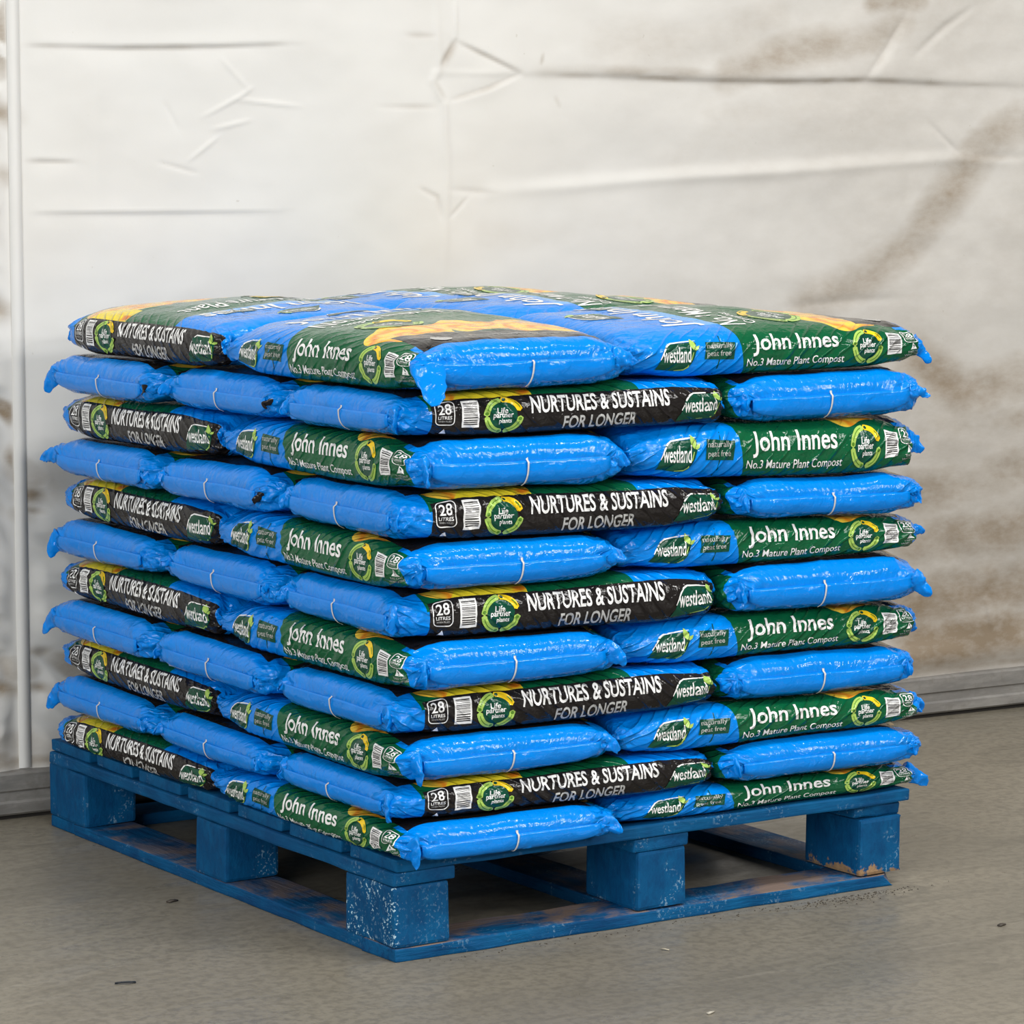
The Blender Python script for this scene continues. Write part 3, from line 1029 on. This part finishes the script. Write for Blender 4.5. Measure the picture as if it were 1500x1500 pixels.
def make_trim():
    # welded vertical band on the sheeting
    t = NT('welded_band')
    tc = t.n('ShaderNodeTexCoord').outputs['Object']
    m = t.base(t.mix(t.noise(tc, 9, 4), (0.59, 0.582, 0.555), (0.655, 0.65, 0.628)), .5, .3)
    zs = np.arange(.088, 3.5, .02)
    V = []
    for z in zs:
        s0 = wpt(30, 200)[0] - .004 * 0
        for ds, off in ((-.0125, -.012), (-.0115, .0012), (.0115, .0012), (.0125, -.012)):
            s = s0 + ds
            jj = int(np.clip(np.searchsorted(WS, s0), 0, len(WS) - 1))
            ii = int(np.clip(np.searchsorted(WZ, z), 0, len(WZ) - 1))
            h = WH_[max(0, ii - 2):ii + 3, max(0, jj - 3):jj + 4].max()
            p = WA + WE * s + WN * (h + .0012 + off)
            V.append((p[0], p[1], z))
    n = len(zs)
    F = [(4 * i + c, 4 * i + c + 1, 4 * i + c + 5, 4 * i + c + 4) for i in range(n - 1) for c in range(3)]
    F += [(4 * i + 3, 4 * i, 4 * i + 4, 4 * i + 7) for i in range(n - 1)]
    o = link('trim_1', mesh_from('trim_1', np.array(V), [np.array(F)]), [m], smooth=False)
    tag(o, kind='structure')
    # galvanised rail along the foot of the wall
    t = NT('galvanised_steel')
    tc = t.n('ShaderNodeTexCoord').outputs['Object']
    a = t.noise(t.mapping(tc, (1, 1, 5)), 7, 5, .65)
    b = t.noise(tc, 45, 3, .6)
    c = t.mix(t.ramp(a, (.35, .7)), (0.19, 0.183, 0.172), (0.30, 0.288, 0.268))
    c = t.mix(t.math('MULTIPLY', t.ramp(b, (.5, .75)), .5), c, (0.17, 0.155, 0.135))
    m = t.base(c, .5, .5, .25)
    bm = bmesh.new()
    y0, y1, z0, z1 = 0.0, -.06, .008, .086
    prof = [(y0 - .004, z0), (y0, z0 + .004), (y0, .030), (y0 - .004, .034), (y0 - .004, .050), (y0, .054), (y0, z1 - .004), (y0 - .005, z1), (y1, z1), (y1, z0)]
    ends = []
    for s in (-3.4, 6.4):
        ends.append([bm.verts.new(WA + WE * s + WN * y + np.array([0, 0, z])) for y, z in prof])
    k = len(prof)
    for i in range(k):
        bm.faces.new((ends[0][i], ends[1][i], ends[1][(i + 1) % k], ends[0][(i + 1) % k]))
    bm.faces.new(ends[0][::-1])
    bm.faces.new(ends[1])
    bmesh.ops.recalc_face_normals(bm, faces=bm.faces[:])
    me = bpy.data.meshes.new('baseboard_back')
    bm.to_mesh(me)
    bm.free()
    tag(link('baseboard_back', me, [m], smooth=False), kind='structure')
    # thin dark strip the rail stands on
    bm = bmesh.new()
    ends = []
    for s in (-3.4, 6.4):
        ends.append([bm.verts.new(WA + WE * s + WN * y + np.array([0, 0, z])) for y, z in ((-.012, 0), (-.012, .008), (-.055, .008), (-.055, 0))])
    for i in range(4):
        bm.faces.new((ends[0][i], ends[1][i], ends[1][(i + 1) % 4], ends[0][(i + 1) % 4]))
    bmesh.ops.recalc_face_normals(bm, faces=bm.faces[:])
    me = bpy.data.meshes.new('trim_2')
    bm.to_mesh(me)
    bm.free()
    t = NT('dark_strip')
    tag(link('trim_2', me, [t.base((.03, .027, .024), .8, .2)], smooth=False), kind='structure')


make_trim()

# ------------------------------------------------------------------ pallet
def paint(name, grain=(.12, 1, 1), fleck=0.0, chip=False, worn=0.0, tone=1.0, chip_z=.03):
    t = NT(name)
    tc = t.n('ShaderNodeTexCoord').outputs['Object']
    a = t.noise(tc, 9, 5, .6, .4)
    b = t.noise(t.mapping(tc, grain), 85, 4, .68)
    c = t.mix(t.ramp(a, (.3, .7)), tuple(x * tone for x in (0.001, 0.052, 0.150)), tuple(x * tone for x in (0.002, 0.090, 0.225)))
    c = t.mix(t.math('MULTIPLY', t.ramp(b, (.45, .68)), .85 if worn else .5), c, tuple(x * tone for x in (0.002, 0.038, 0.120)))
    lite = t.ramp(t.noise(tc, 22, 4, .7), (.62, .74))
    c = t.mix(t.math('MULTIPLY', lite, .35), c, (0.03, 0.17, 0.29))
    if fleck:
        f = t.math('MULTIPLY', t.ramp(t.noise(tc, 190, 3, .6), (.57, .62)), t.ramp(t.noise(tc, 12, 3, .6), (.36, .52) if fleck >= 1 else (.52, .64)))
        if fleck >= 1:                                  # the scuffed white stencilling is on the left face only
            sx = t.n('ShaderNodeSeparateXYZ')
            t.t.links.new(tc, sx.inputs[0])
            f = t.math('MULTIPLY', t.math('MAXIMUM', t.ramp(sx.outputs[0], (-.040, -.048)), .12), f)
        c = t.mix(t.math('MULTIPLY', f, fleck), c, (0.42, 0.60, 0.70))
    if worn:
        wn = t.ramp(t.noise(t.mapping(tc, (1, 1, 1)), 6, 5, .7, .6), (.42, .62))
        geo = t.n('ShaderNodeNewGeometry')
        sp = t.n('ShaderNodeSeparateXYZ')
        t.t.links.new(geo.outputs['Normal'], sp.inputs[0])
        upm = t.ramp(sp.outputs[2], (.4, .8))
        c = t.mix(t.math('MULTIPLY', t.math('MULTIPLY', wn, upm), worn), c, (0.195, 0.140, 0.110))
    if chip:
        sp = t.n('ShaderNodeSeparateXYZ')
        t.t.links.new(tc, sp.inputs[0])
        zz = t.math('ADD', sp.outputs[2], t.math('MULTIPLY', t.noise(tc, 30, 4, .65), .12))
        k = t.ramp(zz, (chip_z + .040, chip_z + .032))
        c = t.mix(k, c, t.mix(t.noise(tc, 80, 3), (0.13, 0.070, 0.035), (0.44, 0.29, 0.16)))
    t.bump(b, .85 if worn else .5, .003)
    return t.base(c, .66, .13)


AX, AY, AZ = (.10, 1, 1), (1, .10, 1), (1, 1, .5)
PA_BLOCK, PA_FLECK = paint('blue_painted_chipboard', AZ, .4), paint('flecked_blue_paint', AZ, 1.0)
PA_BOARD, PA_WORN = paint('blue_painted_board', AX, .2), paint('worn_blue_board', AX, .2, worn=.95)
PA_BOARDY, PA_WORNY = paint('blue_painted_stringer', AY, .2), paint('worn_blue_runner', AY, .2, worn=.75)
PA_CHIP = paint('splintered_blue_block', AZ, .35, chip=True, chip_z=.030)
PA_DARK = paint('scuffed_blue_runner', AY, .3, worn=.5, tone=.75)


def wood(name, x0, x1, y0, y1, z0, z1, mat, parent, seed, rough=.0012, chip=None, label=None, bev=.003):
    """a board or block with softened, slightly uneven edges; origin of its texture at its own base"""
    bm = bmesh.new()
    bmesh.ops.create_cube(bm, size=1)
    cx, cy, cz = (x0 + x1) / 2, (y0 + y1) / 2, z0
    for v in bm.verts:
        v.co = (v.co.x * (x1 - x0), v.co.y * (y1 - y0), (v.co.z + .5) * (z1 - z0))
    bmesh.ops.bevel(bm, geom=bm.edges[:], offset=bev, segments=2, affect='EDGES', profile=.6)
    step = .03
    for ax, lo, hi in ((0, -(x1 - x0) / 2, (x1 - x0) / 2), (1, -(y1 - y0) / 2, (y1 - y0) / 2)):
        n = int((hi - lo) / step)
        for i in range(1, n + 1):
            co, no = [0, 0, 0], [0, 0, 0]
            co[ax] = lo + (hi - lo) * i / (n + 1)
            no[ax] = 1
            bmesh.ops.bisect_plane(bm, geom=bm.verts[:] + bm.edges[:] + bm.faces[:], plane_co=co, plane_no=no, dist=1e-6)
    V = np.array([v.co[:] for v in bm.verts])
    s = seed * 3.17
    dx = noise(V[:, 0] * 14, V[:, 1] * 14, V[:, 2] * 30 + s) * rough * 1.6
    dy = noise(V[:, 0] * 14 + 40, V[:, 1] * 14, V[:, 2] * 30 + s) * rough * 1.6
    dz = noise(V[:, 0] * 10, V[:, 1] * 10 + 70, s) * rough
    dz[V[:, 2] < .004] *= 0 if z0 < .001 else 1
    edge = 1.0
    if chip:
        # broken away edge: chip = (axis, sign, depth)
        ax, sg, dp = chip
        half = ((x1 - x0) / 2, (y1 - y0) / 2)[ax]
        near = sstep(half - dp * 2.2, half, V[:, ax] * sg)
        oth = V[:, 1 - ax]
        cutd = dp * near * (.55 + .8 * noise(oth * 30, V[:, 2] * 60, s + 5)).clip(0, 1.2)
        V[:, ax] -= sg * cutd
    V[:, 0] += dx
    V[:, 1] += dy
    V[:, 2] += dz
    for v, p in zip(bm.verts, V):
        v.co = p
    me = bpy.data.meshes.new(name)
    bm.to_mesh(me)
    bm.free()
    o = link(name, me, [mat], parent)
    o.location = (cx, cy, cz)
    for p in me.polygons:
        p.use_smooth = False
    if label: tag(o, label)
    return o


pallet = bpy.data.objects.new('pallet', None)
COL.objects.link(pallet)
tag(pallet, 'blue painted wooden pallet on the concrete floor under the stack of compost bags', 'pallet')
BB, BT, ST, DT = .021, .117, .139, .1595
# bottom boards: two along the right face direction, three along the left face direction
wood('bottom_board', 0, .978, 0, .098, 0, BB, PA_WORN, pallet, 1, .0028, (0, 1, .030), 'worn bottom board with splintered edges')
wood('bottom_board', .004, 1, 1.104, 1.196, 0, BB, PA_BOARD, pallet, 2)
wood('bottom_board', .002, .100, .101, 1.101, 0, BB, PA_WORNY, pallet, 3, .0016)
wood('bottom_board', .450, .550, .101, 1.101, 0, BB, PA_DARK, pallet, 4)
wood('bottom_board', .900, .997, .101, 1.101, 0, BB, PA_DARK, pallet, 5)
bi = 10
for ix, (xa, xb) in enumerate(((.001, .101), (.452, .548), (.900, .999))):
    for iy, (ya, yb) in enumerate(((.003, .150), (.535, .642), (1.052, 1.198))):
        mt = PA_FLECK if (ix, iy) == (0, 0) else (PA_CHIP if (ix, iy) == (2, 0) else PA_BLOCK)
        wood('block', xa, xb, ya, yb, BB + .0004, BT, mt, pallet, bi, .0022, (0, 1, .012) if (ix, iy) == (2, 0) else None,
             'block with splintered bare wood at its foot' if (ix, iy) == (2, 0) else None, .006)
        bi += 1
for ix, (xa, xb) in enumerate(((-.002, .112), (.444, .552), (.895, .990))):
    wood('stringer', xa, xb, .002, 1.193, BT + .0004, ST, PA_BOARDY, pallet, 30 + ix, .0022, (1, -1, .014) if ix == 2 else None, None, .004)
ydk = [(.000, .140), (.168, .330), (.355, .500), (.528, .672), (.700, .850), (.878, 1.010), (1.040, 1.190)]
for i, (ya, yb) in enumerate(ydk):
    wood('deck_board', .004, 1.003 + .004 * math.sin(i * 2.1), ya, yb, ST + .0004, DT, PA_BOARD, pallet, 40 + i, .0014)

# ------------------------------------------------------------------ the bags
LAY = {10: 'top layer', 9: 'second layer down', 8: 'third layer down', 7: 'fourth layer down', 6: 'fifth layer down', 5: 'sixth layer down',
       4: 'seventh layer down', 3: 'eighth layer down', 2: 'ninth layer down', 1: 'tenth layer down', 0: 'bottom layer'}
GRP = 'compost bags stacked on the pallet'


def put(k, x0, x1, y0, y1, rz, label, **kw):
    cx, cy = (x0 + x1) / 2, (y0 + y1) / 2
    lx, ly = (x1 - x0) / 2, (y1 - y0) / 2
    Lh, a = (lx, ly) if abs(math.sin(rz)) < .5 else (ly, lx)
    o = build_bag(k, cx, cy, rz + R(rng.uniform(-.2, .2)), Lh, a, **kw)
    tag(o, label + ', ' + LAY[k], 'bag', GRP)
    return o


rng = random.Random(4)
for k in range(NL):
    J = lambda s=.006: rng.uniform(-s, s)
    lay = LAY[k]
    lean = -.010 + .022 * k / 10
    sd = 100 + k * 10
    top = k == 10
    QR = {10: (.9, .5, -.75, .040, .013), 8: (.9, .3, .0, .026, .020), 6: (.9, .2, .25, .030, .012), 4: (.9, .1, -.3, .018, .018), 2: (.9, .4, .1, .024, .019), 0: (1, .1, -.25, .046, .017)}
    QL = {9: (.5, .8, -.7, .036, .018), 7: (.35, .9, .05, .046, .016), 5: (.6, .6, -.9, .034, .018), 3: (.3, .9, -.55, .044, .016), 1: (.4, .8, -.55, .040, .017)}
    QB = {9: (.5, .8, .10, .034, .012), 7: (.8, .5, .1, .018, .020), 5: (.6, .8, -.65, .036, .017), 3: (.8, .4, .1, .016, .020), 1: (.8, .3, .0, .014, .018)}
    QN = {10: (.9, .45, -.3, .024, .014), 8: (1, .3, .0, .026, .019), 6: (1, .4, -.1, .018, .016), 4: (1, .3, -.1, .020, .019), 2: (.9, .1, 0, .012, .012), 0: (.9, .2, 0, .012, .012)}
    Q = lambda sy, q, b=False: (sy, *q, b)
    E = lambda sy, ox=.5, oy=.6, oz=-.25, ln=.036, wd=.019, b=False: (sy, ox + J(.15), oy + J(.15), oz + J(.25), ln + J(.006), wd + J(.003), b)
    if k % 2 == 0:
        # two bags lengthwise on the left, three crosswise on the right
        put(k, .002 + lean + J(), .408 + lean, -.026 + J(), .574, R(90),
            'compost bag filling the front corner, green side left, blue end right', seed=sd, sides=('green',), front=top,
            ears=[E(1, .9, .1, -.5 if not top else -.9, .026 if not top else .058, .020 if not top else .032), E(-1, .7, .7, .1, .030, .018)])
        put(k, .004 + lean + J(), .406 + lean, .588, 1.158 + J(), R(-90),
            'compost bag with black lettered side, far end of the left face', seed=sd + 1, sides=('black',), front=top, taper=(.42, .20), ears=[Q(-1, QN[k])])
        put(k, .416 + lean, 1.022 + J(), -.004 + J(), .394, R(180),
            'compost bag with green lettered side, far end of the right face', seed=sd + 2, sides=('green',), front=top, taper=(.38, .45), ears=[Q(1, QR[k])])
        put(k, .416 + lean, 1.010, .400, .782, R(180), 'compost bag in the middle behind the right face' if top else 'compost bag hidden in the middle behind the right face',
            seed=sd + 3, sides=(), front=top, fine=top, flap=False)
        put(k, .416 + lean, 1.005, .788, 1.166, R(180), 'compost bag at the back against the sheeted wall' if top else 'compost bag hidden at the back against the sheeted wall',
            seed=sd + 4, sides=(), front=top, fine=top, flap=False)
    else:
        bl = k in (9, 7, 3, 1)
        put(k, .000 + lean + J(.004), .604 + lean, -.014 + J(.003), .363, 0,
            'compost bag wrapping the front corner, blue end left, black lettered side right', seed=sd, sides=('black',), front=False, taper=(.36, .22),
            ears=[E(-1, .5, .5, -.4, .020, .020), E(1, .8, .2, .0, .022, .016)])
        put(k, -.004 + lean + J(.008), .604 + lean, .373, .764, 0,
            'compost bag showing its blue end, middle of the left face', seed=sd + 1, sides=(),
            ears=[E(-1, .85, .25, -.1, .016, .010, k in (9, 7)), E(1, .9, .15, .1, .026, .014)])
        put(k, -.006 + lean + J(.008), .602 + lean, .774, 1.172 + J(), 0,
            'compost bag showing its blue end, far end of the left face', seed=sd + 2, sides=(),
            ears=[E(-1, .85, .2, -.2, .016, .010, k == 9), Q(1, QL[k])])
        put(k, .612 + lean, 1.022 + J(.006), -.010 + J(.006), .578, R(90),
            'compost bag showing its blue end, far end of the right face', seed=sd + 3, sides=(),
            ears=[E(1, .9, .15, -.1, .024, .017), Q(-1, QB[k])])
        put(k, .614 + lean, 1.010, .586, 1.160, R(90), 'compost bag hidden at the back right corner', seed=sd + 4, sides=(), fine=False, flap=False)

# ------------------------------------------------------------------ small debris on the floor
def strip(name, pts, wd, th, mat, label, cat):
    P = np.array(pts, float)
    T = np.gradient(P, axis=0)
    T /= np.linalg.norm(T, axis=1)[:, None]
    N = np.stack([-T[:, 1], T[:, 0], T[:, 0] * 0], 1)
    n = len(P)
    up = np.array([0, 0, th])
    V = np.concatenate([P - N * wd / 2, P + N * wd / 2, P + N * wd / 2 + up, P - N * wd / 2 + up])
    F = []
    for i in range(n - 1):
        for c in range(4):
            d2 = (c + 1) % 4
            F.append((c * n + i, c * n + i + 1, d2 * n + i + 1, d2 * n + i))
    F += [(0, n, 2 * n, 3 * n), (4 * n - 1, 3 * n - 1, 2 * n - 1, n - 1)]
    o = link(name, mesh_from(name, V, [np.array(F)]), [mat], smooth=False)
    tag(o, label, cat)


def plain(name, c, rough=.6):
    t = NT(name)
    tc = t.n('ShaderNodeTexCoord').outputs['Object']
    return t.base(t.mix(t.noise(tc, 90, 3), tuple(x * .75 for x in c), tuple(x * 1.2 for x in c)), rough, .3)


strip('plastic_strip', [(-.413, .120, .001), (-.404, .115, .002), (-.394, .111, .002), (-.384, .109, .001)], .004, .0018, plain('dark_plastic', (.012, .016, .022), .35),
      'thin dark plastic strip lying on the floor at front left', 'scrap')
strip('straw', [(.389, -.150, .0008), (.391, -.156, .0018), (.395, -.163, .0008)], .0026, .0015, plain('pale_straw', (.42, .38, .29)),
      'short pale straw on the floor in front of the right face', 'straw')
strip('wood_chip', [(.222, -.500, .0006), (.229, -.498, .0012), (.236, -.494, .0006)], .005, .002, plain('pale_chip', (.45, .42, .35)),
      'small pale wood chip on the floor at the bottom edge', 'chip')
strip('dirt_flake', [(-.102, .545, .0006), (-.092, .548, .0014), (-.083, .550, .0006)], .008, .002, plain('dark_dirt', (.06, .05, .04)),
      'small dark flake of dirt on the floor left of the pallet', 'dirt')
strip('dirt_flake', [(.925, -.320, .0006), (.933, -.317, .0014), (.940, -.315, .0006)], .007, .002, plain('dark_flake', (.06, .05, .04)),
      'small dark flake of dirt on the floor at right', 'dirt')


def crumbs():
    """loose dirt swept along the foot of the pallet"""
    rr = random.Random(11)
    V, F = [], []
    for i in range(420):
        if i < 300:
            x = rr.gauss(.86, .075)
            y = -.012 - abs(rr.gauss(0, .022)) - .01
        else:
            x, y = rr.uniform(.05, .75), -.012 - abs(rr.gauss(0, .018))
        r = rr.choice((.0007, .0009, .0012, .0018))
        n = len(V)
        a0 = rr.uniform(0, 6)
        for q in range(4):
            V.append((x + r * math.cos(a0 + q * 1.57) * rr.uniform(.7, 1.2), y + r * math.sin(a0 + q * 1.57) * rr.uniform(.7, 1.2), .0002))
        V.append((x, y, r * .9))
        F += [(n, n + 1, n + 4), (n + 1, n + 2, n + 4), (n + 2, n + 3, n + 4), (n + 3, n, n + 4)]
    o = link('dirt_crumbs', mesh_from('dirt_crumbs', np.array(V), [np.array(F)]), [plain('dark_crumbs', (.05, .042, .032))], smooth=False)
    tag(o, 'dark dirt crumbs scattered along the floor at the foot of the right face', 'dirt', kind='stuff')


crumbs()
